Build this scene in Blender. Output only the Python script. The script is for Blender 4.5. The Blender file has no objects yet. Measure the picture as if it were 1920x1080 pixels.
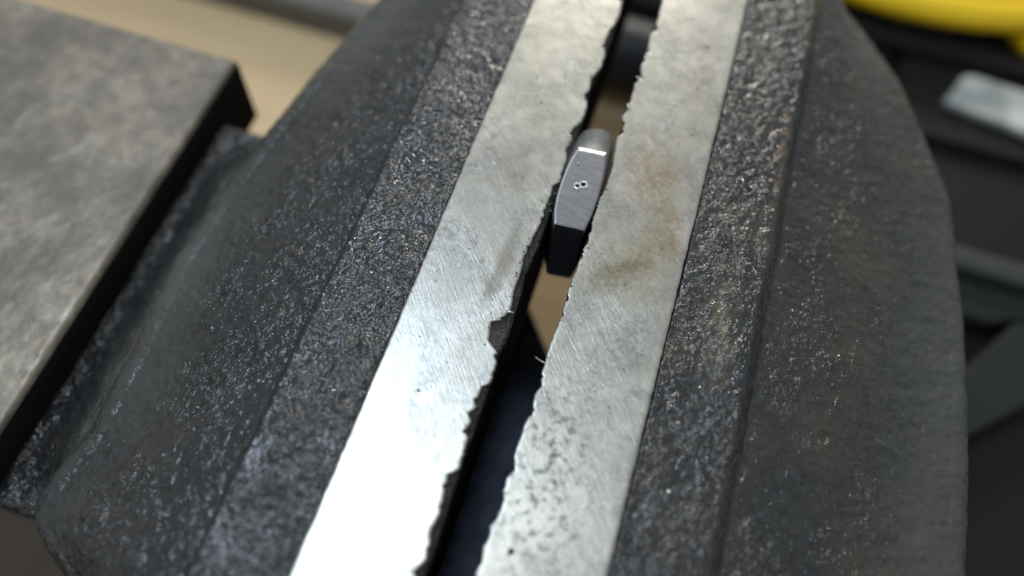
import bpy, bmesh, math, random
import numpy as np
from mathutils import Vector, Matrix

# ---------------------------------------------------------------- camera, world, lamps, exposure
S = 0.001                                   # the scene is drawn in millimetres, built in metres
SC = bpy.context.scene
COL = SC.collection
random.seed(5)
RNG = np.random.default_rng(11)

cam = bpy.data.objects.new('camera', bpy.data.cameras.new('camera'))
COL.objects.link(cam)
_f = 1450.0                                 # focal length in pixels of a 1920 px wide frame
_Y = Vector((990, 2780, -_f)).normalized()
_Z = Vector((80, (_f * _f - 990 * 80) / 2780, _f)).normalized()
_X = _Y.cross(_Z)
_R = Matrix((_X, _Y, _Z))                   # world <- camera rotation
CAM = Vector((10.07, -47.63, 96.41))
cam.matrix_world = Matrix.Translation(CAM * S) @ _R.to_4x4()
cam.data.sensor_width = 36
cam.data.lens = 36 * _f / 1920
cam.data.clip_start = 0.002
cam.data.clip_end = 20
cam.data.dof.use_dof = True
cam.data.dof.focus_distance = 0.110
cam.data.dof.aperture_fstop = 6.2
SC.camera = cam

W = bpy.data.worlds.new('World'); SC.world = W; W.use_nodes = True
bg = W.node_tree.nodes['Background']
bg.inputs[0].default_value = (0.97, 1.0, 0.97, 1); bg.inputs[1].default_value = 0.43

def area(name, loc, target, size, energy, color):
    l = bpy.data.lights.new(name, 'AREA'); l.shape = 'DISK'; l.size = size * S; l.energy = energy; l.color = color
    o = bpy.data.objects.new(name, l); COL.objects.link(o)
    o.location = Vector(loc) * S
    o.rotation_euler = (Vector(target) - Vector(loc)).to_track_quat('-Z', 'Y').to_euler()
area('work_lamp', (-90, -20, 420), (0, 0, 0), 45, 0.42, (0.88, 0.95, 1.0))
area('cool_lamp', (-205, 60, 480), (-30, 0, 0), 90, 1.1, (0.62, 0.78, 1.0))
area('far_lamp', (-150, 1500, 600), (0, 60, -60), 350, 13.0, (1.0, 0.95, 0.86))

SC.view_settings.view_transform = 'Standard'
SC.view_settings.look = 'None'
SC.view_settings.exposure = 0.0
SC.view_settings.gamma = 1.0

# ---------------------------------------------------------------- numpy noise
def hash2(ix, iy, seed):
    h = (ix.astype(np.int64) * 374761393 + iy.astype(np.int64) * 668265263 + seed * 974634777) & 0xffffffff
    h = ((h ^ (h >> 13)) * 1274126177) & 0xffffffff
    return ((h ^ (h >> 16)) & 0xffff) / 65535.0
def vnoise(x, y, seed=0):
    x = np.asarray(x, float); y = np.asarray(y, float)
    ix = np.floor(x); iy = np.floor(y); fx = x - ix; fy = y - iy
    fx = fx * fx * (3 - 2 * fx); fy = fy * fy * (3 - 2 * fy)
    a = hash2(ix, iy, seed); b = hash2(ix + 1, iy, seed); c = hash2(ix, iy + 1, seed); d = hash2(ix + 1, iy + 1, seed)
    return (a * (1 - fx) + b * fx) * (1 - fy) + (c * (1 - fx) + d * fx) * fy
def fbm(x, y, seed=0, octaves=4):
    t = 0; a = 0.5
    for k in range(octaves):
        t = t + a * (vnoise(x, y, seed + k * 17) - 0.5) * 2; x = np.asarray(x) * 2.03 + 7.1; y = np.asarray(y) * 2.03 + 3.7; a *= 0.5
    return t
def smooth(e0, e1, x):
    t = np.clip((np.asarray(x, float) - e0) / (e1 - e0), 0, 1); return t * t * (3 - 2 * t)

# ---------------------------------------------------------------- object helpers
def link(name, verts, faces, mats, parent=None, flat=False, midx=None):
    me = bpy.data.meshes.new(name)
    v = np.asarray(verts, float) * S
    me.from_pydata(v.tolist(), [], faces)
    for m in (mats if isinstance(mats, (list, tuple)) else [mats]): me.materials.append(m)
    if midx is not None: me.polygons.foreach_set('material_index', midx)
    me.polygons.foreach_set('use_smooth', [not flat] * len(me.polygons))
    me.update()
    bm = bmesh.new(); bm.from_mesh(me); bmesh.ops.recalc_face_normals(bm, faces=bm.faces); bm.to_mesh(me); bm.free()
    o = bpy.data.objects.new(name, me); COL.objects.link(o)
    if parent: attach(o, parent)
    return o
def attach(o, parent):
    o.parent = parent
    m = Matrix.Identity(4)
    p = parent
    while p: m = Matrix.Translation(p.location) @ m if p.parent is None else m; p = p.parent
    o.matrix_parent_inverse = m.inverted() if parent.parent is None else Matrix.Identity(4)
def tag(o, label=None, cat=None, group=None, kind=None):
    if label: o['label'] = label
    if cat: o['category'] = cat
    if group: o['group'] = group
    if kind: o['kind'] = kind
    return o
def empty(name, loc, label, cat):
    o = bpy.data.objects.new(name, None); COL.objects.link(o); o.location = Vector(loc) * S; o.empty_display_size = 0.01
    return tag(o, label, cat)
def grid_faces(n, m, closed=False):
    f = []
    mm = m if closed else m - 1
    for i in range(n - 1):
        for j in range(mm):
            k = (j + 1) % m
            f.append((i * m + j, i * m + k, (i + 1) * m + k, (i + 1) * m + j))
    return f
def box_mesh(x0, x1, y0, y1, z0, z1, bev=0.0, seg=3):
    bm = bmesh.new(); bmesh.ops.create_cube(bm, size=1)
    for v in bm.verts:
        v.co = Vector(((x0 + x1) / 2 + v.co.x * (x1 - x0), (y0 + y1) / 2 + v.co.y * (y1 - y0), (z0 + z1) / 2 + v.co.z * (z1 - z0)))
    if bev: bmesh.ops.bevel(bm, geom=bm.edges[:], offset=bev, segments=seg, profile=0.5, affect='EDGES')
    vs = [tuple(v.co) for v in bm.verts]; bm.verts.ensure_lookup_table()
    fs = [tuple(v.index for v in f.verts) for f in bm.faces]; bm.free()
    return vs, fs
def prism(poly, z0, z1, bev=0.0):
    bm = bmesh.new()
    bot = [bm.verts.new((x, y, z0)) for x, y in poly]
    f = bm.faces.new(bot)
    r = bmesh.ops.extrude_face_region(bm, geom=[f])
    for e in r['geom']:
        if isinstance(e, bmesh.types.BMVert): e.co.z = z1
    if bev: bmesh.ops.bevel(bm, geom=bm.edges[:], offset=bev, segments=2, profile=0.5, affect='EDGES')
    bm.verts.index_update(); vs = [tuple(v.co) for v in bm.verts]; fs = [tuple(v.index for v in f.verts) for f in bm.faces]; bm.free()
    return vs, fs
def tube(path, rad, n=12, flatten=1.0):
    P = [Vector(p) for p in path]; vs = []; up = Vector((0, 0, 1))
    for i, p in enumerate(P):
        t = (P[min(i + 1, len(P) - 1)] - P[max(i - 1, 0)]).normalized()
        a = t.cross(up); a = a.normalized() if a.length > 1e-4 else Vector((1, 0, 0)); b = a.cross(t)
        r = rad[i] if isinstance(rad, (list, tuple)) else rad
        for k in range(n):
            q = 2 * math.pi * k / n; vs.append(tuple(p + a * math.cos(q) * r + b * math.sin(q) * r * flatten))
    fs = grid_faces(len(P), n, True)
    fs.append(tuple(range(n))); fs.append(tuple(range((len(P) - 1) * n, len(P) * n)))
    return vs, fs

# ---------------------------------------------------------------- material helpers
class NT:
    def __init__(s, name, metallic=0.0, rough=0.5, base=(0.5, 0.5, 0.5), spec=0.5):
        s.m = bpy.data.materials.new(name); s.m.use_nodes = True
        s.t = s.m.node_tree; s.n = s.t.nodes; s.l = s.t.links
        s.p = s.n['Principled BSDF']
        s.p.inputs['Metallic'].default_value = metallic; s.p.inputs['Roughness'].default_value = rough
        s.p.inputs['Base Color'].default_value = (*base, 1); s.p.inputs['Specular IOR Level'].default_value = spec
        tc = s.n.new('ShaderNodeTexCoord'); mp = s.n.new('ShaderNodeMapping')
        mp.inputs['Scale'].default_value = (1000, 1000, 1000)
        s.l.new(tc.outputs['Object'], mp.inputs[0]); s.mm = mp.outputs[0]     # coordinates in millimetres
    def mapped(s, scale=(1, 1, 1), rotz=0):
        v = s.mm
        if rotz:
            r = s.n.new('ShaderNodeVectorRotate'); r.rotation_type = 'Z_AXIS'; r.inputs['Angle'].default_value = rotz; s.l.new(v, r.inputs['Vector']); v = r.outputs[0]
        mp = s.n.new('ShaderNodeMapping'); mp.inputs['Scale'].default_value = scale; s.l.new(v, mp.inputs[0]); return mp.outputs[0]
    def lines(s, across, along, rotz, width=0.012, detail=2):
        n = s.noise(1.0, detail, 0.5, vec=s.mapped((across, along, 1), rotz))
        return s.ramp(s.math('ABSOLUTE', s.math('SUBTRACT', n, 0.5)), [(0.0, 1.0), (width, 0.0)])
    def noise(s, scale, detail=4, rough=0.55, vec=None, dist=0.0):
        n = s.n.new('ShaderNodeTexNoise'); n.inputs['Scale'].default_value = scale; n.inputs['Detail'].default_value = detail
        n.inputs['Roughness'].default_value = rough; n.inputs['Distortion'].default_value = dist
        s.l.new(vec or s.mm, n.inputs['Vector']); return n.outputs['Fac']
    def voro(s, scale, vec=None, feature='F1'):
        n = s.n.new('ShaderNodeTexVoronoi'); n.feature = feature; n.inputs['Scale'].default_value = scale
        s.l.new(vec or s.mm, n.inputs['Vector']); return n.outputs['Distance']
    def ramp(s, fac, stops):
        n = s.n.new('ShaderNodeValToRGB'); e = n.color_ramp.elements
        while len(e) < len(stops): e.new(0.5)
        for k, (p, c) in enumerate(stops):
            e[k].position = p; e[k].color = (c, c, c, 1) if isinstance(c, (int, float)) else (*c, 1)
        s.l.new(fac, n.inputs[0]); return n.outputs[0]
    def math(s, op, a, b=None, clamp=False):
        n = s.n.new('ShaderNodeMath'); n.operation = op; n.use_clamp = clamp
        for i, v in enumerate((a, b)):
            if v is None: continue
            if isinstance(v, (int, float)): n.inputs[i].default_value = v
            else: s.l.new(v, n.inputs[i])
        return n.outputs[0]
    def mix(s, fac, a, b, blend='MIX'):
        n = s.n.new('ShaderNodeMix'); n.data_type = 'RGBA'; n.blend_type = blend
        for i, v in ((0, fac), (6, a), (7, b)):
            if isinstance(v, (int, float)): n.inputs[i].default_value = v
            elif isinstance(v, tuple): n.inputs[i].default_value = (*v, 1)
            else: s.l.new(v, n.inputs[i])
        return n.outputs[2]
    def blob(s, x, y, rx, ry, rot=0.0, soft=0.6, warp=0.35, wscale=0.25):
        """mask of a stain with an uneven outline at a place on the surface (mm)"""
        sub = s.n.new('ShaderNodeVectorMath'); sub.operation = 'SUBTRACT'; s.l.new(s.mm, sub.inputs[0]); sub.inputs[1].default_value = (x, y, 0)
        rt = s.n.new('ShaderNodeVectorRotate'); rt.rotation_type = 'Z_AXIS'; rt.inputs['Angle'].default_value = -rot; s.l.new(sub.outputs[0], rt.inputs['Vector'])
        mu = s.n.new('ShaderNodeVectorMath'); mu.operation = 'MULTIPLY'; s.l.new(rt.outputs[0], mu.inputs[0]); mu.inputs[1].default_value = (1 / rx, 1 / ry, 0)
        le = s.n.new('ShaderNodeVectorMath'); le.operation = 'LENGTH'; s.l.new(mu.outputs[0], le.inputs[0])
        d = s.math('ADD', le.outputs['Value'], s.math('MULTIPLY', s.math('SUBTRACT', s.noise(wscale, 5, 0.6), 0.5), warp * 4))
        return s.ramp(d, [(max(0.0, 1 - soft), 1.0), (1.0, 0.0)])
    def bump(s, h, strength, dist_mm, prev=None):
        n = s.n.new('ShaderNodeBump'); n.inputs['Strength'].default_value = strength; n.inputs['Distance'].default_value = dist_mm * S
        s.l.new(h, n.inputs['Height'])
        if prev is not None: s.l.new(prev, n.inputs['Normal'])
        return n.outputs[0]
    def out(s, base=None, rough=None, normal=None, metallic=None):
        for k, v in (('Base Color', base), ('Roughness', rough), ('Normal', normal), ('Metallic', metallic)):
            if v is None: continue
            if isinstance(v, tuple): s.p.inputs[k].default_value = (*v, 1)
            elif isinstance(v, (int, float)): s.p.inputs[k].default_value = v
            else: s.l.new(v, s.p.inputs[k])
        return s.m

def cast_material(name, brown, fine, ra, rb, dusts, worn_spots=(), grainy=0.5):
    t = NT(name, 0.0, 0.4, spec=0.6)
    patch = t.noise(0.07, 5, 0.6); grain = t.noise(0.9, 4, 0.6)
    c = t.mix(t.ramp(grain, [(0.3, 0.0), (0.7, 1.0)]), (0.006, 0.007, 0.0085), (0.025, 0.0275, 0.030))
    c = t.mix(t.math('MULTIPLY', t.ramp(patch, [(0.45, 0.0), (0.68, 1.0)]), brown), c, (0.048, 0.039, 0.029))
    speck = t.ramp(t.noise(1.7, 2, 0.5), [(0.70, 0.0), (0.76, 1.0)])
    c = t.mix(t.math('MULTIPLY', speck, 0.5), c, (0.11, 0.11, 0.107))
    dust = None
    for d in dusts:
        b = t.blob(*d, soft=0.9, warp=0.25, wscale=0.09); dust = b if dust is None else t.math('MAXIMUM', dust, b)
    c = t.mix(t.math('MULTIPLY', dust, 0.62), c, (0.060, 0.064, 0.058))
    for x, y, rx, ry, ro, kk, col in worn_spots:
        m_ = t.math('MULTIPLY', t.blob(x, y, rx, ry, ro, soft=0.9, wscale=0.3), t.ramp(t.noise(0.8, 4, 0.6), [(0.35, 0.15), (0.6, 1.0)]))
        c = t.mix(t.math('MULTIPLY', m_, kk), c, col)
    worn = t.ramp(t.noise(0.10, 5, 0.65), [(0.40, 1.0), (0.60, 0.40)])
    r = t.math('ADD', t.ramp(t.noise(0.35, 4), [(0.3, ra), (0.7, rb)]), t.math('MULTIPLY', dust, 0.28))
    k = t.math('MULTIPLY', worn, t.math('SUBTRACT', 1.0, t.math('MULTIPLY', dust, 0.72)))
    h = t.math('ADD', t.math('MULTIPLY', t.noise(0.85, 2, 0.5), 1.6), t.math('MULTIPLY', t.noise(2.2, 2, 0.55), 0.7))
    # crystal grains of the casting: each grain is tilted its own way
    vo = t.n.new('ShaderNodeTexVoronoi'); vo.inputs['Scale'].default_value = 1.9; t.l.new(t.mm, vo.inputs['Vector'])
    def vm(op, a, b_):
        n = t.n.new('ShaderNodeVectorMath'); n.operation = op
        for i_, v_ in enumerate((a, b_)):
            if isinstance(v_, tuple): n.inputs[i_].default_value = v_
            elif v_ is not None: t.l.new(v_, n.inputs[i_])
        return n.outputs[0]
    ge = t.n.new('ShaderNodeNewGeometry')
    sc_ = t.n.new('ShaderNodeVectorMath'); sc_.operation = 'SCALE'; t.l.new(vm('SUBTRACT', vo.outputs['Color'], (0.5, 0.5, 0.5)), sc_.inputs[0]); t.l.new(t.math('MULTIPLY', k, grainy), sc_.inputs['Scale'])
    nn = vm('NORMALIZE', vm('ADD', ge.outputs['Normal'], sc_.outputs[0]), None)
    b = t.bump(t.math('MULTIPLY', h, k), 0.8 * fine, 0.52, nn)
    return t.out(c, r, b)
M_CAST_L = cast_material('cast_iron_oily', 0.25, 1.0, 0.11, 0.30, [(-53, -6, 13, 52, 0.05), (-42, 50, 12, 40, -0.4)])
M_CAST_R = cast_material('cast_iron_brown', 0.75, 0.9, 0.18, 0.42, [(66, 8, 13, 70, 0.02), (44, 78, 9, 30, 0.5)], [(29, 5, 3.2, 13, 0.1, 0.8, (0.14, 0.125, 0.09)), (33, 38, 1.5, 14, 0.05, 0.7, (0.13, 0.085, 0.05)), (48, 10, 8, 30, 0.1, 0.5, (0.05, 0.036, 0.024)), (29, 50, 4, 18, 0.1, 0.5, (0.075, 0.06, 0.045))])

def plate_material(name, side):
    t = NT(name, 0.85, 0.4, spec=0.5)
    big = t.noise(0.09, 4, 0.6); mid = t.noise(0.45, 5, 0.65)
    c = t.mix(t.ramp(big, [(0.35, 0.0), (0.65, 1.0)]), (0.405, 0.395, 0.35), (0.52, 0.51, 0.465))
    c = t.mix(t.math('MULTIPLY', t.ramp(mid, [(0.42, 1.0), (0.58, 0.0)]), 0.35), c, (0.47, 0.46, 0.42))
    scr = t.noise(1.0, 5, 0.7, vec=t.mapped((4.0, 0.22, 1), math.radians(-38)))
    scr2 = t.math('MAXIMUM', t.math('MAXIMUM', t.lines(0.8, 0.03, math.radians(-34)), t.lines(0.6, 0.05, math.radians(-61))), t.lines(0.7, 0.02, math.radians(-47)))
    zone_s = t.ramp(t.noise(0.11, 3), [(0.42, 0.0), (0.62, 1.0)])
    scr2 = t.math('MULTIPLY', scr2, zone_s)
    c = t.mix(t.math('MULTIPLY', t.ramp(scr, [(0.35, 1.0), (0.5, 0.0)]), 0.42), c, (0.36, 0.365, 0.345))
    c = t.mix(t.math('MULTIPLY', scr2, 0.3), c, (0.78, 0.78, 0.77))
    smut = t.math('MULTIPLY', t.ramp(t.noise(0.17, 5, 0.65, dist=0.8), [(0.46, 0.0), (0.62, 1.0)]), t.ramp(t.noise(1.6, 3, 0.6), [(0.38, 0.2), (0.6, 1.0)]))
    c = t.mix(t.math('MULTIPLY', smut, 0.8), c, (0.26, 0.265, 0.25))
    if side == 'L':
        for x, y, rx, ry, ro, k, col in ((-2.4, 2.5, 1.5, 9.0, -0.05, 0.75, (0.24, 0.22, 0.18)), (-6, 20, 5, 7, 0.5, 0.45, (0.30, 0.295, 0.27)), (-9, -2, 3, 9, 0.3, 0.3, (0.33, 0.33, 0.31)), (-7.5, 11.5, 6.0, 5.0, 0.4, 0.45, (0.40, 0.39, 0.36)),
                                         (-9.0, 40, 4.5, 18, 0.1, 0.25, (0.48, 0.46, 0.40)), (-3, 27, 3, 9, 0.0, 0.3, (0.42, 0.42, 0.37))):
            c = t.mix(t.math('MULTIPLY', t.blob(x, y, rx, ry, ro), k), c, col)
    else:
        grit = t.ramp(t.noise(1.3, 4, 0.65), [(0.36, 0.25), (0.58, 1.0)])
        for x, y, rx, ry, ro, k, col in ((14.0, 26, 5.5, 9, 0.2, 0.55, (0.37, 0.31, 0.22)), (15.5, 9.5, 5.5, 8, -0.5, 0.6, (0.36, 0.32, 0.22)),
                                         (13.8, 8.0, 6.5, 1.3, 0.62, 0.6, (0.20, 0.17, 0.11)), (12.6, 5.2, 4.5, 2.6, 0.5, 0.5, (0.27, 0.24, 0.17)), (17, 20, 4, 14, 0.1, 0.4, (0.33, 0.27, 0.19)), (10.5, 6.0, 2.6, 3.6, 0.3, 0.55, (0.30, 0.28, 0.24)),
                                         (18, 45, 4, 16, 0, 0.25, (0.44, 0.40, 0.33)), (11, -8, 3.5, 7, 0.1, 0.35, (0.42, 0.41, 0.36)), (19.5, 15, 2.2, 7, 0.1, 0.45, (0.34, 0.27, 0.18))):
            c = t.mix(t.math('MULTIPLY', t.math('MULTIPLY', t.blob(x, y, rx, ry, ro, soft=0.8), grit), min(0.95, k * 1.8)), c, col)
        # etched pits near the close end of the plate
        zone = t.blob(12.4, -25.0, 6.5, 18, 0.15, soft=0.75, warp=0.25)
        pits = t.ramp(t.noise(0.8, 4, 0.62), [(0.52, 0.0), (0.59, 1.0)])
        c = t.mix(t.math('MULTIPLY', t.math('MULTIPLY', pits, zone), 0.9), c, (0.12, 0.125, 0.118))
    dots = t.ramp(t.noise(1.1, 2, 0.5), [(0.69, 0.0), (0.74, 1.0)])
    c = t.mix(t.math('MULTIPLY', dots, 0.7), c, (0.13, 0.125, 0.11))
    r = t.ramp(t.math('ADD', t.math('MULTIPLY', mid, 0.6), t.math('MULTIPLY', scr, 0.4)), [(0.3, 0.26), (0.7, 0.41)])
    b = t.bump(scr, 0.35, 0.10); b = t.bump(scr2, 0.12, 0.05, b); b = t.bump(t.noise(1.1, 4, 0.6), 0.12, 0.10, b)
    return t.out(c, r, b)
M_PLATE_L = plate_material('worn_steel_left', 'L')
M_PLATE_R = plate_material('worn_steel_right', 'R')
t = NT('torn_steel', 0.6, 0.5); M_TORN = t.out(t.mix(t.noise(0.8, 4), (0.03, 0.03, 0.028), (0.085, 0.085, 0.08)), None, t.bump(t.noise(2.2, 4), 0.9, 0.5))
t = NT('shade_black', 0.0, 0.9, spec=0.05); M_SHADE = t.out(t.mix(t.noise(0.5, 3), (0.008, 0.008, 0.009), (0.022, 0.022, 0.023)))  # near-black colour painted for the shade on gap walls and anvil sides
t = NT('dark_oily_steel', 0.9, 0.2); M_OILY = t.out(t.mix(t.noise(0.12, 3), (0.06, 0.080, 0.13), (0.08, 0.10, 0.15)), t.ramp(t.noise(0.3, 3), [(0.3, 0.18), (0.7, 0.3)]), t.bump(t.noise(0.4, 3), 0.1, 0.2))
t = NT('anvil_steel', 0.35, 0.5)
_c = t.mix(t.ramp(t.noise(0.055, 5, 0.6), [(0.38, 0.0), (0.62, 1.0)]), (0.155, 0.135, 0.113), (0.29, 0.255, 0.20))
_c = t.mix(t.math('MULTIPLY', t.ramp(t.noise(0.3, 5, 0.65), [(0.44, 1.0), (0.58, 0.0)]), 0.45), _c, (0.115, 0.10, 0.083))
_d = t.n.new('ShaderNodeVectorMath'); _d.operation = 'DISTANCE'; t.l.new(t.mapped((1, 1, 0)), _d.inputs[0]); _d.inputs[1].default_value = (-90.5, 13.5, 0)
_ring = t.ramp(t.math('ABSOLUTE', t.math('SUBTRACT', t.math('ADD', _d.outputs['Value'], t.math('MULTIPLY', t.noise(0.2, 3), 1.2)), 7.4)), [(0.0, 1.0), (0.9, 0.0)])
_c = t.mix(t.math('MULTIPLY', _ring, t.ramp(t.noise(0.1, 2), [(0.46, 0.0), (0.62, 0.4)])), _c, (0.42, 0.40, 0.35))
M_ANVIL = t.out(_c, t.ramp(t.noise(0.4, 4), [(0.3, 0.38), (0.7, 0.6)]), t.bump(t.noise(0.35, 5, 0.6), 0.5, 0.5))
t = NT('dark_part_steel', 1.0, 0.3)
_s = t.noise(1.0, 4, 0.7, vec=t.mapped((0.5, 6.0, 1), math.radians(12)))
M_PART = t.out(t.mix(t.noise(0.7, 4), (0.24, 0.245, 0.27), (0.33, 0.335, 0.36)), t.ramp(_s, [(0.3, 0.26), (0.7, 0.42)]), t.bump(_s, 0.10, 0.05))
t = NT('bright_edge_steel', 0.6, 0.4); M_EDGE = t.out(t.mix(t.noise(2.5, 3), (0.40, 0.41, 0.43), (0.68, 0.69, 0.70)), None, t.bump(t.noise(3.0, 3), 0.4, 0.08))
t = NT('tip_reflection_grey', 0.35, 0.5); M_TIP = t.out(t.mix(t.noise(0.5, 3), (0.13, 0.135, 0.13), (0.17, 0.175, 0.17)))  # reflection on the tip and flanks put into a matte grey colour
M_BLACKHOLE = NT('hole_shade_black', 0.0, 0.6, (0.004, 0.004, 0.005), 0.0).m  # black stands in for the shade inside the uncut punch holes
t = NT('bench_wood', 0.0, 0.55)
_w = t.noise(0.1, 6, 0.6, vec=t.mapped((0.12, 1.6, 1)), dist=0.8)
M_WOOD = t.out(t.mix(t.ramp(_w, [(0.3, 0.0), (0.7, 1.0)]), (0.54, 0.385, 0.21), (0.68, 0.505, 0.295)), None, t.bump(_w, 0.2, 0.3))
t = NT('grey_bar_steel', 0.0, 0.6, spec=0.25); M_BAR = t.out(t.mix(t.noise(0.1, 4), (0.10, 0.098, 0.09), (0.16, 0.155, 0.14)))
t = NT('black_plastic', 0.0, 0.6, spec=0.2); M_BLACK = t.out(t.mix(t.noise(0.05, 3), (0.006, 0.0058, 0.006), (0.010, 0.010, 0.0105)), None, t.bump(t.noise(0.8, 3), 0.2, 0.2))
t = NT('shade_rod_black', 0.0, 0.5, spec=0.3); M_BLACK2 = t.out(t.mix(t.noise(0.05, 3), (0.012, 0.012, 0.014), (0.02, 0.02, 0.023)))
t = NT('pale_strip', 0.1, 0.5); M_PALE = t.out(t.mix(t.ramp(t.noise(0.13, 4), [(0.42, 0.0), (0.62, 1.0)]), (0.32, 0.35, 0.34), (0.62, 0.62, 0.60)))
t = NT('grey_green_paint', 0.0, 0.7, spec=0.25); M_GREEN = t.out(t.mix(t.noise(0.06, 3), (0.012, 0.015, 0.0135), (0.019, 0.023, 0.021)))
t = NT('grey_rail', 0.4, 0.4); M_RAIL = t.out(t.mix(t.noise(0.1, 3), (0.035, 0.038, 0.037), (0.065, 0.069, 0.066)))
t = NT('yellow_rubber', 0.0, 0.4); M_YELLOW = t.out(t.mix(t.noise(0.1, 3), (0.85, 0.55, 0.006), (0.93, 0.64, 0.012)), None, t.bump(t.noise(0.8, 2), 0.15, 0.2))
t = NT('floor_dark', 0.0, 0.7); M_FLOOR = t.out(t.mix(t.noise(0.02, 4), (0.040, 0.032, 0.025), (0.065, 0.053, 0.04)))
M_FLAKE_D = NT('dark_flake', 0.3, 0.5, (0.03, 0.028, 0.024)).m
M_FLAKE_B = NT('bright_flake', 1.0, 0.25, (0.85, 0.87, 0.88)).m

# ---------------------------------------------------------------- the setting
v, f = box_mesh(-330, 78, -44, 330, -130, -92, 2)
tag(link('workbench_top', v, f, M_WOOD), 'pale wooden bench top under the vise', kind='structure')
v, f = [(-3000, -3000, -900), (3000, -3000, -900), (3000, 3000, -900), (-3000, 3000, -900)], [(0, 1, 2, 3)]
tag(link('floor', v, f, M_FLOOR), 'dark workshop floor below the bench', kind='structure')

# ---------------------------------------------------------------- the vise
vise = empty('bench_vise', (0, 0, -92), 'dark cast iron bench vise with two worn bright steel jaw plates', 'vise')
YA, YB = -63.0, 108.0

def jaw_casting(name, sgn, xin, out_pts, mat, seed, parent, step=0.32):
    """lofted casting: top strip beside the plate, a small step, a long rough slope that rolls over the rounded outline"""
    ys = np.arange(YA, YB + 1e-6, step)
    oy = [p[0] for p in out_pts]; ox = [p[1] for p in out_pts]
    # smooth the outline
    yo = np.linspace(YA - 8, YB + 8, 400); xo = np.interp(yo, oy, ox)
    k = np.hanning(13); k /= k.sum(); xo = np.convolve(np.pad(xo, 6, 'edge'), k, 'valid')
    xout = np.interp(ys, yo, xo)                      # distance from the plate's outer edge
    n1, n2, n3, n4 = 38, 8, 118, 18
    
    W1 = 11.3
    u = np.concatenate([np.linspace(0, 1, n1), 1 + np.linspace(0, 1, n2 + 1)[1:], 2 + np.linspace(0, 1, n3 + 1)[1:], 3 + np.linspace(0, 1, n4 + 1)[1:]])
    U, YY = np.meshgrid(u, ys)
    XO = np.repeat(xout[:, None], len(u), 1)
    wob = 0.35 * fbm(ys / 9.0, ys * 0, seed + 3)[:, None] + 0.22 * fbm(ys / 1.6, ys * 0 + 4, seed + 9)[:, None]
    a = np.clip(U, 0, 1); b = np.clip(U - 1, 0, 1); c = np.clip(U - 2, 0, 1); d = np.clip(U - 3, 0, 1)
    XR = W1 + wob
    R = 5.0
    XE = XO - R
    SW = 1.3 if sgn < 0 else 2.2
    x = XR * a + SW * b + (XE - XR - SW) * c
    z = -0.55 - 0.25 * a - (2.5 if sgn < 0 else 2.9) * b ** 1.2 - ((9.6 if sgn < 0 else 8.6) * (0.75 * c + 0.25 * c ** 2))
    # roll over the edge
    ang = d * math.radians(80)
    x = x + R * np.sin(ang) * (d > 0) ; z = z - 1.3 * R * (1 - np.cos(ang))
    # relief
    sx = x + 0.6 * z
    h = 0.20 * fbm(sx / 1.25, YY / 1.25, seed, 3) + 0.13 * fbm(sx / 0.75, YY / 0.75, seed + 40, 2) + 0.35 * fbm(sx / 9, YY / 9, seed + 80, 2)
    streak = fbm((sx + 0.5 * YY) / 4.5, (YY - 0.5 * sx) / 1.3, seed + 60, 3)
    onslope = smooth(0.05, 0.3, c) * (1 - smooth(0.6, 1.0, d) * 0.6)
    h = h + 0.2 * streak * onslope
    pit = smooth(0.35, 0.6, fbm(sx / 2.6, YY / 2.6, seed + 91, 3)); h = h - 0.2 * pit * (0.3 + 0.7 * onslope)
    h = h * smooth(0.0, 0.08, U) + 0.0
    z = z + h * (1 - 0.7 * d); x = x + h * 0.8 * d
    # lumps along the step and at the inner edge
    z[:, 0:2] += (0.18 * fbm(ys / 0.8, ys * 0 + 2, seed + 5))[:, None]
    X = xin + sgn * x
    n, m = X.shape
    V = np.stack([X, YY, z], -1)
    # skirt down and back along the underside, behind the plate
    tail = []
    for xx, zz in ((XO[:, -1] * 0.97, -40.0), (np.full(n, -5.0), -40.0), (np.full(n, -5.0), -22.6), (np.full(n, 0.3), -22.6), (np.full(n, 0.3), -1.2)):
        tail.append(np.stack([xin + sgn * xx, ys, np.full(n, zz)], -1)[:, None, :])
    V = np.concatenate([V] + tail, 1); m = V.shape[1]
    F = grid_faces(n, m, True)
    F.append(tuple(range(m))); F.append(tuple(range((n - 1) * m, n * m)))
    return link(name, V.reshape(-1, 3), F, mat, parent)

OUT_L = [(-75, 3), (-66, 14), (-62, 19), (-57, 25.5), (-52.6, 32.5), (-50, 37.6), (-47, 41.2), (-43, 41.6), (-38, 41), (-33, 40.2), (-20, 40.8), (-6, 42.2), (8, 41.2), (22, 39.6), (40, 37), (58, 33.8), (75, 30), (90, 25.5), (100, 20), (108, 15), (120, 6)]
OUT_R = [(-75, 10), (-63, 24), (-50, 42), (-32, 49), (-15, 50.6), (5, 50.2), (26, 48.4), (49, 45), (72, 35), (82, 27.5), (92, 19.2), (100, 13.5), (108, 8), (120, 3)]
fixed = jaw_casting('fixed_jaw', -1, -13.35, OUT_L, M_CAST_L, 100, vise)
moving = jaw_casting('moving_jaw', 1, 22.45, OUT_R, M_CAST_R, 400, vise)

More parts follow.
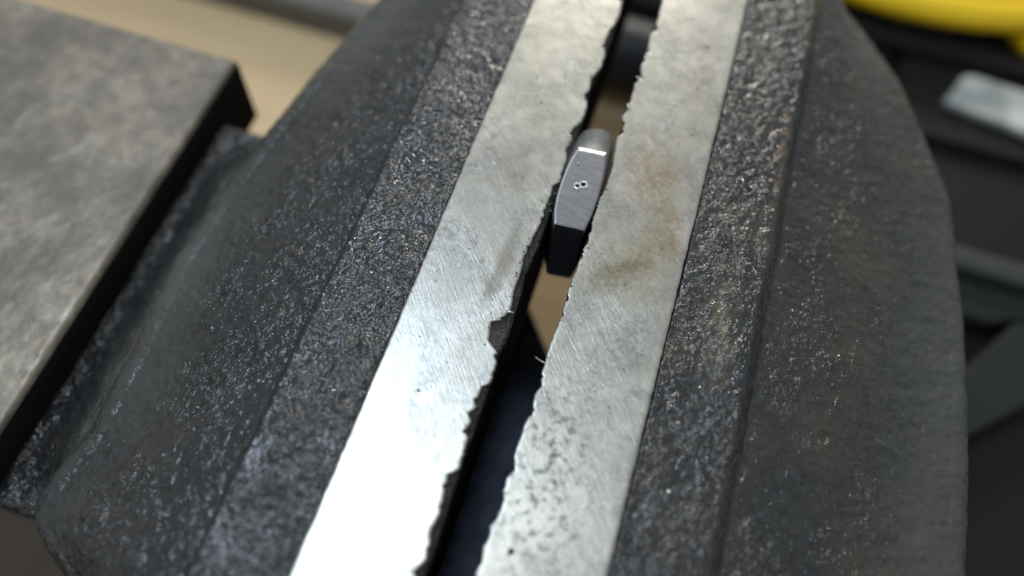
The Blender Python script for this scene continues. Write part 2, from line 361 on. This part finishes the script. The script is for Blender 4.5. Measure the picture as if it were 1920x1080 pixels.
LT = [(-39.51,0.23),(-38.69,0.65),(-37.36,1.29),(-35.88,1.34),(-33.57,0.7),(-32.01,1.02),(-30.61,0.79),(-28.48,0.44),(-27.29,0.71),(-26.13,1.49),(-24.33,1.36),(-22.03,1.14),(-21.42,0.57),(-19.93,0.84),(-18.97,0.13),(-18.11,0.91),(-16.62,0.59),(-15.05,0.68),(-14.31,1.51),(-12.22,1.64),(-9.8,1.0),(-8.56,-0.65),(-5.82,-1.14),(-5.11,0.2),(-4.14,0.46),(-3.03,0.8),(-2.36,0.75),(0.38,0.35),(3.15,0.35),(6.5,0.23),(8.82,0.45),(12.72,0.91),(13.8,0.92),(15.19,0.68),(16.55,0.86),(18.4,0.65),(19.4,1.46),(22.43,1.27),(24.03,1.32),(25.55,0.68),(27.49,1.09),(29.53,0.53),(31.53,1.58),(34.73,1.68),(36.88,0.93),(38.36,1.11),(40.45,0.69),(41.97,1.24),(43.48,1.71),(46.19,1.74),(48.5,0.87),(50.19,0.99),(52.01,0.86),(53.49,1.53),(56.71,1.69),(59.54,1.34)]
LW = [(-39.23,1.53),(-37.08,1.74),(-32.23,1.61),(-27.62,1.51),(-24.18,1.44),(-21.97,1.55),(-19.4,1.47),(-16.34,1.54),(-14.01,1.51),(-9.61,1.27),(-6.69,1.6),(-3.75,1.52),(-2.12,1.5),(1.09,1.37),(2.97,1.1),(6.08,1.33),(8.96,1.51),(11.97,1.53),(16.67,1.51),(20.87,1.82),(24.95,1.7),(28.58,1.56),(32.78,1.73),(39.26,1.06),(42.17,1.47),(47.66,1.62),(52.93,1.68),(55.31,1.75),(60.73,1.46)]
RT = [(-37.54,7.13),(-36.52,7.39),(-35.34,7.52),(-34.0,7.14),(-31.46,7.17),(-30.58,7.63),(-29.7,7.48),(-28.04,7.83),(-27.02,7.4),(-25.48,7.29),(-24.0,7.94),(-22.51,7.33),(-19.94,7.45),(-17.74,7.41),(-15.82,7.76),(-13.7,7.48),(-12.43,8.03),(-11.41,7.58),(-9.7,7.47),(-8.81,7.5),(-6.23,7.42),(-3.43,7.6),(-0.06,7.71),(2.66,7.49),(4.31,7.63),(6.44,7.77),(9.11,7.76),(10.64,8.11),(13.34,7.67),(17.44,7.64),(18.7,7.81),(20.36,8.21),(24.2,8.29),(27.16,7.99),(30.45,7.51),(31.41,8.05),(33.26,7.94),(34.69,7.24),(36.37,7.79),(37.17,7.77),(40.21,7.83),(42.26,7.61),(43.51,8.4),(45.26,7.89),(46.42,7.71),(49.5,8.0),(53.82,7.65),(54.78,8.33),(57.81,7.83),(62.02,7.94)]

def plate(name, sgn, outer, top, wall, mat, seed, parent, label):
    """steel jaw plate: flat worn top, torn edge along the gap with chipped ledges below it"""
    ys = np.arange(YA + 0.5, YB - 0.5, 0.22)
    def edge(tr, base):
        y = np.array([p[0] for p in tr]); x = np.array([p[1] for p in tr])
        e = np.interp(ys, y, x)
        far = (ys < y[0]) | (ys > y[-1])
        r = base + 0.35 * fbm(ys / 2.2, ys * 0 + 1, seed + 2, 3)
        return np.where(far, r, e)
    xt = edge(top, sum(p[1] for p in top) / len(top)) + 0.13 * fbm(ys / 0.7, ys * 0, seed, 4)
    nick = np.maximum(0, fbm(ys / 0.8, ys * 0 + 3, seed + 51, 3) - 0.18) * 0.9
    xt = xt + (-nick if sgn > 0 else nick)
    xw = edge(wall, sum(p[1] for p in wall) / len(wall)) + 0.05 * fbm(ys / 0.8, ys * 0 + 8, seed + 1, 3)
    if sgn > 0: xw = np.minimum(np.maximum(xw, xt + 0.05), xt + 4)
    else: xw = np.maximum(np.minimum(xw, xt + 0.55), xt + 0.12)
    xo = outer + 0.10 * fbm(ys / 0.9, ys * 0 + 5, seed + 7, 3) * (1 + 1.0 * smooth(0.2, 0.6, fbm(ys / 5, ys * 0, seed + 8)))
    n = len(ys)
    cols = []
    N = 44
    for j in range(N + 1):
        q = j / N
        x = xo + (xt - xo) * q
        z = 0.022 * fbm(x / 6, ys / 6, seed + 20, 2) + 0.010 * fbm(x / 0.9, ys / 0.9, seed + 22, 2)
        cols.append((x, z))
    ins = 0.10 * np.sign(xt - xo)
    first = [(xo + 0 * ys, np.full(n, -22.0)), (xo, np.full(n, -0.35)), (xo + 0.12 * np.sign(xt - xo), np.full(n, -0.06))]
    cols = first + cols[1:-1] + [(xt - ins, 0.0 * ys - 0.01), (xt, 0.0 * ys - 0.16)]
    chip = np.abs(xw - xt)
    ledge = 0.55 + 0.5 * np.abs(fbm(ys / 1.5, ys * 0, seed + 31, 2))
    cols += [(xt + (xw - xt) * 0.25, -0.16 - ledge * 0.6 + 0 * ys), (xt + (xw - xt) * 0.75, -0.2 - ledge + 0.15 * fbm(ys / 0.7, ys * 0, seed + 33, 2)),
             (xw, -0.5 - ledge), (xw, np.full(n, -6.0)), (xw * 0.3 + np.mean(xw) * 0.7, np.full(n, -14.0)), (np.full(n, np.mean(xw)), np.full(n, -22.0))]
    V = np.stack([np.stack([c[0] + 0 * ys, ys, c[1] + 0 * ys], -1) for c in cols], 1)
    m = V.shape[1]
    F = grid_faces(n, m, True); ntop = len(first) + N
    mi = []
    for i in range(n - 1):
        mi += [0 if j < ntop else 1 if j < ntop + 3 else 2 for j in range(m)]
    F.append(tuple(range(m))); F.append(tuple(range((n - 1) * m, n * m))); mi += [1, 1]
    o = link(name, V.reshape(-1, 3), F, [mat, M_TORN, M_SHADE], parent, midx=mi)  # lower gap wall carries the painted shade
    o['label'] = label
    return o
plate_l = plate('jaw_plate', 1, -13.3, LT, LW, M_PLATE_L, 700, vise, 'worn steel jaw plate with a deep chip and bright glare at its near end')
RW = [(y, x + 0.35) for y, x in RT[::3]]
plate_r = plate('jaw_plate', -1, 22.3, RT, [(y, max(x, 7.6)) for y, x in RT[::3]], M_PLATE_R, 800, vise, 'pitted steel jaw plate with brown stains')

# torn burrs on the gap edges
def burr_or_glint(pts, r, parent):
    P = [Vector(p) for p in pts]
    Q = []
    for i in range(9):
        q = i / 8
        Q.append((1 - q) ** 2 * P[0] + 2 * q * (1 - q) * P[1] + q * q * P[2])
    v, f = tube(Q, [r * (1 - 0.75 * i / 8) for i in range(9)], 6, 0.6)
    return link('burr_or_glint', v, f, M_EDGE, parent)
for pts, r in (([(8.0, -9.3, -.1), (7.0, -9.2, 0), (6.0, -8.8, .0)], .08), ([(7.9, -8.4, 0), (7.7, -8.0, .15), (7.5, -7.7, .1)], .26),
               ([(8.4, 43.5, -.1), (7.9, 43.3, .05), (7.6, 43.5, .0)], .22), ([(8.5, 45.4, -.1), (8.1, 45.7, .1), (7.9, 46.1, .1)], .24),
               ([(8.0, 37.0, -.1), (7.7, 37.2, .1), (7.5, 37.5, .0)], .26)):
    burr_or_glint(pts, r, plate_r)
burr_or_glint([(0.5, -3.6, -.1), (1.1, -3.5, 0), (1.4, -3.4, -.3)], .18, plate_l)

# slide bar below the gap, its end cut at a slant
v, f = prism([(-40, -120), (60, -120), (60, -42), (23, -10.6), (6.4, 11.0), (0.2, 19.0), (-14, 37), (-40, 37)], -62, -44, 1.5)
link('slide_bar', v, f, M_OILY, vise, flat=True)

# neck and anvil behind the fixed jaw
def slab(x0, x1, y0, y1, z0, z1, bev, nx, ny, hf, name, mat, parent):
    xs = np.linspace(x0, x1, nx); ys = np.linspace(y0, y1, ny)
    X, Y = np.meshgrid(xs, ys); Xc = X.copy()
    ex = np.minimum(X - x0, x1 - X); ey = np.minimum(Y - y0, y1 - Y)
    e = np.clip(np.minimum(ex, ey) / bev, 0, 1)
    Z = z1 - bev * (1 - np.sqrt(np.clip(1 - (1 - e) ** 2, 0, 1))) + hf(X, Y) * smooth(0.0, 1, e)
    V = np.stack([X, Y, Z], -1).reshape(-1, 3).tolist(); F = grid_faces(ny, nx)
    rim = [j for j in range(nx)] + [i * nx + nx - 1 for i in range(1, ny)] + [(ny - 1) * nx + j for j in range(nx - 2, -1, -1)] + [i * nx for i in range(ny - 2, 0, -1)]
    b = len(V)
    for r in rim: V.append([V[r][0], V[r][1], z0])
    k = len(rim)
    for i in range(k): F.append((rim[i], rim[(i + 1) % k], b + (i + 1) % k, b + i))
    F.append(tuple(range(b, b + k)))
    return link(name, V, F, [mat, M_CAST_L if mat is M_CAST_L else M_SHADE], parent, midx=[0] * (len(F) - k - 1) + [1] * (k + 1))  # anvil sides get the painted shade colour
def neck_h(X, Y):
    fil = 11.0 * smooth(-66, -52, X) * smooth(-47, -36, Y) * smooth(30, 12, Y)
    near = smooth(-70, -64, X)
    big = np.maximum(0, fbm(X / 2.6, Y / 2.6, 31, 2))
    return fil + 0.6 * fbm(X / 8, Y / 8, 30, 3) + near * (1.1 * big) - 0.4
slab(-140, -50, -47.5, 30.5, -62, -27.5, 2.5, 240, 210, neck_h, 'neck', M_CAST_L, fixed)
def anvil_h(X, Y):
    return 0.35 * fbm(X / 12, Y / 12, 61, 3) + 0.22 * fbm(X / 2.2, Y / 2.2, 62, 3) * smooth(25, -5, Y)
slab(-150, -67.6, -46.5, 39.8, -37, -20, 1.1, 240, 240, anvil_h, 'anvil', M_ANVIL, fixed)

# ---------------------------------------------------------------- the small steel part in the jaws
def resample(poly, n):
    P = [Vector((x, y)) for x, y in poly]
    L = [0]
    for a, b in zip(P, P[1:]): L.append(L[-1] + (b - a).length)
    return [tuple(P[max(i for i in range(len(L)) if L[i] <= s + 1e-9 and i < len(P) - 1)].lerp(P[max(i for i in range(len(L)) if L[i] <= s + 1e-9 and i < len(P) - 1) + 1],
            (s - L[max(i for i in range(len(L)) if L[i] <= s + 1e-9 and i < len(P) - 1)]) / max(1e-9, L[max(i for i in range(len(L)) if L[i] <= s + 1e-9 and i < len(P) - 1) + 1] - L[max(i for i in range(len(L)) if L[i] <= s + 1e-9 and i < len(P) - 1)]))) for s in [L[-1] * k / (n - 1) for k in range(n)]]
near_t = [(2.95, 12.0), (7.0, 12.35)]
right_t = [(7.0, 12.35), (7.33, 14.9), (7.44, 18.2), (7.28, 21.7), (7.02, 24.4), (6.55, 26.1)]
far_t = [(6.55, 26.1), (2.66, 25.75)]
left_t = [(2.66, 25.75), (2.3, 24.1), (2.05, 21.9), (1.95, 19.0), (2.05, 16.5), (2.3, 14.2), (2.95, 12.0)]
near_m = [(2.75, 11.8), (7.15, 12.15)]
right_m = [(7.15, 12.15), (7.5, 14.9), (7.62, 18.2), (7.48, 21.7), (7.2, 24.4), (6.75, 26.7)]
far_m = [(6.75, 26.7), (2.5, 26.35)]
left_m = [(2.5, 26.35), (2.0, 24.1), (1.78, 21.9), (1.7, 19.0), (1.82, 16.5), (2.1, 14.2), (2.75, 11.8)]
near_b = [(2.75, 11.75), (7.15, 12.1)]
right_b = [(7.15, 12.1), (7.6, 14.9), (7.8, 18.2), (7.85, 22.0), (7.85, 25.7), (7.6, 29.0)]
far_b = [(7.6, 29.0), (7.35, 30.6), (6.5, 31.8), (5.1, 32.4), (3.6, 32.1), (2.4, 31.2), (1.75, 29.8), (1.5, 28.2)]
left_b = [(1.5, 28.2), (1.3, 26.5), (1.28, 23.8), (1.35, 21.0), (1.5, 17.0), (1.9, 14.0), (2.75, 11.75)]
def ring(sides, z):
    r = []
    for s_, k in zip(sides, (9, 21, 25, 21)): r += [(x, y, z) for x, y in resample(s_, k)[:-1]]
    return r
ringA = ring((near_t, right_t, far_t, left_t), 0.45)
ringB = ring((near_m, right_m, far_m, left_m), 0.32)
ringC = ring((near_b, right_b, far_b, left_b), -1.5)
ringC = [(x, y, -1.5 if y > 25 else -1.1) for x, y, z in ringC]
ringD = [(x + (0.12 if x < 4.5 else -0.12) * 0, y + (0.0), -2.0) for x, y, z in ringC]
ringE = [(x, y, -13.8) for x, y, z in ringC]
def inset(k, q, z): return [(4.6 + (x - 4.6) * k, 21 + (y - 21) * q, z) for x, y, _ in ringC]
ringF = inset(0.93, 0.995, -14.7); ringG = inset(0.78, 0.98, -15.4); ringH = inset(0.55, 0.95, -15.7)
rings = [ringA, ringB, ringC, ringD, ringE, ringF, ringG, ringH]
m = len(ringA)
V = [p for r in rings for p in r]; F = grid_faces(len(rings), m, True); mi = []
nA = [8, 20, 24, 20]
sides = sum([[k] * c for k, c in enumerate(nA)], [])
for i in range(len(rings) - 1):
    for j in range(m): mi.append(1 if (i == 0 and sides[j] in (2, 3)) else 2 if (i == 1 and sides[j] != 0) else 0)  # far and left bevels take lighter steel as a painted highlight
F.append(tuple(range(m))); F.append(tuple(range(7 * m, 8 * m))); mi += [0, 0]
block = link('steel_block', V, F, [M_PART, M_EDGE, M_TIP], None, flat=True, midx=mi)
block.data.polygons.foreach_set('use_smooth', [q == 2 for q in mi])
tag(block, 'small dark steel block with punch dots on top, gripped between the vise jaws', 'steel part')
gx = np.linspace(2.9, 6.2, 72); gy = np.linspace(17.9, 21.2, 72)
GX, GY = np.meshgrid(gx, gy)
wx = GX + 0.17 * fbm(GX / 0.35, GY / 0.35, 901, 3); wy = GY + 0.17 * fbm(GX / 0.35, GY / 0.35, 902, 3)
d1 = np.hypot(wx - 4.18, (wy - 19.22) * 0.95); d2 = np.hypot((wx - 4.95) * 0.95, wy - 19.80)
dm = np.minimum(d1 / 0.34, d2 / 0.37)
rim = np.exp(-((dm - 1.34) / 0.48) ** 2) * (0.90 + 1.1 * fbm(GX / 0.28, GY / 0.28, 903, 3))
GZ = 0.455 + 0.16 * np.clip(rim, 0, 1.3)
V = np.stack([GX, GY, GZ], -1).reshape(-1, 3); F = []; mi = []
for q in grid_faces(72, 72):
    d = dm.ravel()[list(q)].mean(); rr = rim.ravel()[list(q)].mean()
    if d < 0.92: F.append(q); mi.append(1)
    elif rr > 0.30: F.append(q); mi.append(0)
used = sorted({i for q in F for i in q}); remap = {a: b for b, a in enumerate(used)}
link('punch_mark', V[used], [tuple(remap[i] for i in q) for q in F], [M_EDGE, M_BLACKHOLE], block, midx=mi)
v, f = tube([(4.2, 29.0, -0.8), (4.45, 29.2, -0.62), (4.75, 29.15, -0.8)], [0.14, 0.26, 0.12], 7, 0.6)
link('burr_or_glint', v, f, M_EDGE, block)  # bright bit modelled as the specular dot on the tip
v, f = tube([(3.05, 23.1, 0.45), (3.2, 23.25, 0.55), (3.4, 23.3, 0.45)], [0.12, 0.2, 0.1], 7, 0.6)
link('burr_or_glint', v, f, M_EDGE, block)

# ---------------------------------------------------------------- loose filings: nobody could count them
V = []; F = []; MI = []
def flake(x, y, z, r, mat):
    b = len(V); k = random.randint(5, 7); a0 = random.random() * 6.28; st = random.uniform(.5, 1)
    for i in range(k):
        a = a0 + i * 6.283 / k; q = r * random.uniform(.6, 1.2)
        V.append((x + q * math.cos(a), y + q * math.sin(a) * st, z + random.uniform(0, .05)))
    V.append((x + random.uniform(-.2, .2) * r, y, z + r * random.uniform(.35, .8)))
    for i in range(k): F.append((b + i, b + (i + 1) % k, b + k)); MI.append(mat)
    F.append(tuple(range(b, b + k))); MI.append(mat)
for x, y, r in ((-7.0, -18.2, .33), (-5.8, -35, .24), (17.4, 54, .35), (17.7, 44.6, .28), (-5.5, 33, .2), (16, -28.5, .2), (-9.5, -11, .22), (10.5, -33.6, .5)): flake(x, y, 0.02, r, 0)
for i in range(70):
    s_ = random.random() < .5
    flake(random.uniform(-12.8, 0) if s_ else random.uniform(8.6, 21.6), random.uniform(-45, 70), 0.02, random.uniform(.05, .14), 0 if random.random() < .8 else 1)
for i in range(110):
    tr = LT if random.random() < .55 else RT
    y, x = random.choice(tr); d = abs(random.gauss(0, .35)) + .1
    flake(x - d if tr is LT else x + d, y + random.uniform(-1.2, 1.2), 0.0, random.uniform(.06, .2), 0)
for y in np.linspace(14, 21, 26):
    flake(random.uniform(.7, 1.5), y + random.uniform(-.3, .3), -.5, random.uniform(.12, .3), 0 if random.random() < .85 else 1)
for x, y, r in ((26.8, 21.9, .28), (27.1, -20.6, .3)): flake(x, y, -0.5, r, 1)
for i in range(46):
    flake(random.uniform(23, 33), random.uniform(-45, 70), -0.55, random.uniform(.06, .13), 1)
    flake(random.uniform(-24, -14), random.uniform(-48, 60), -0.55, random.uniform(.06, .14), 1)
tag(link('metal_filings', V, F, [M_FLAKE_D, M_FLAKE_B], None, flat=True, midx=MI), 'tiny loose metal filings scattered on the jaws', kind='stuff')

# ---------------------------------------------------------------- things lying behind
v, f = box_mesh(-260, -22, 112.5, 122, -92, -81, 0.8)
tag(link('steel_bar', v, f, M_BAR), 'long flat grey steel bar lying on the wooden bench behind the vise', 'bar')
cy = [(x, 126, -80) for x in (-18, -17, 0, 14, 60, 61)]  # dark rod added where the bar runs in the shade of the jaws
v, f = tube(cy, [9, 11, 11, 11, 11, 9], 40)
tag(link('shade_rod', v, f, M_BLACK2), 'round black rod added in place of the shaded bar at the far end of the jaw gap', 'rod')

case = empty('tool_case', (190, 40, -130), 'black plastic tool case beside the vise under the yellow hose', 'case')
v, f = box_mesh(79, 330, -160, 330, -130, -74, 4); link('lid', v, f, M_BLACK, case)
v, f = box_mesh(-30, 78.5, 145, 330, -91.5, -74.5, 4); link('flap', v, f, M_BLACK, case)
v, f = box_mesh(60, 140, 150, 158, -74.3, -70, 1.5); link('rib', v, f, M_BLACK, case)
v, f = box_mesh(84, 330, 118, 122, -74.3, -71, 1.2); link('rib', v, f, M_BLACK, case)
strip_pts = [(91.9, 133.2), (93.4, 136.2), (97.2, 145.2), (99.5, 146.2), (150, 142.5), (150, 121.0), (113.6, 130.0)]
v, f = prism(strip_pts, -73.9, -71.5, 0.5)
tag(link('metal_strip', v, f, M_PALE, None, flat=True), 'pale grey mottled strip lying on the black tool case', 'strip')

frame = empty('machine_frame', (140, 50, -74), 'grey green machine frame with a rail and slanted brace right of the vise', 'machine frame')
v, f = box_mesh(86, 260, 71.5, 77.5, -73.8, -62, 1.2); link('rail', v, f, M_RAIL, frame)
v, f = prism([(86, 61), (104, 61), (110, 64), (260, 64), (260, 71.3), (86, 71.3)], -73.8, -66, 1.0); link('web', v, f, M_GREEN, frame, flat=True)
v, f = prism([(88, 24.5), (100, 30.5), (118, 47), (150, 62), (150, 63.8), (110.2, 63.8), (98, 46), (88, 44)], -73.8, -66, 1.0); link('brace', v, f, M_GREEN, frame, flat=True)

# yellow hose: a coil of a few turns
def hose_path(turns, R, cx, cy, z):
    P = []
    for i in range(int(turns * 72)):
        a = math.radians(200 + i * 5); k = i / 72
        rr = R + 0.8 * math.sin(k * 4.1) - 8.2 * k
        P.append((cx + rr * 1.22 * math.cos(a), cy + rr * math.sin(a), z + 2.5 * math.sin(k * 2.2)))
    return P
v, f = tube(hose_path(3.9, 67, 76, 224, -64), 4.3, 16)
v2, f2 = tube([(157 + 50 * math.cos(math.radians(a)), 181 + 30 * math.sin(math.radians(a)), -69.3) for a in range(180, 361, 5)], 4.6, 14)
f += [tuple(i + len(v) for i in q) for q in f2]; v += v2
tag(link('yellow_hose', v, f, M_YELLOW), 'coiled bright yellow hose behind the right jaw', 'hose')
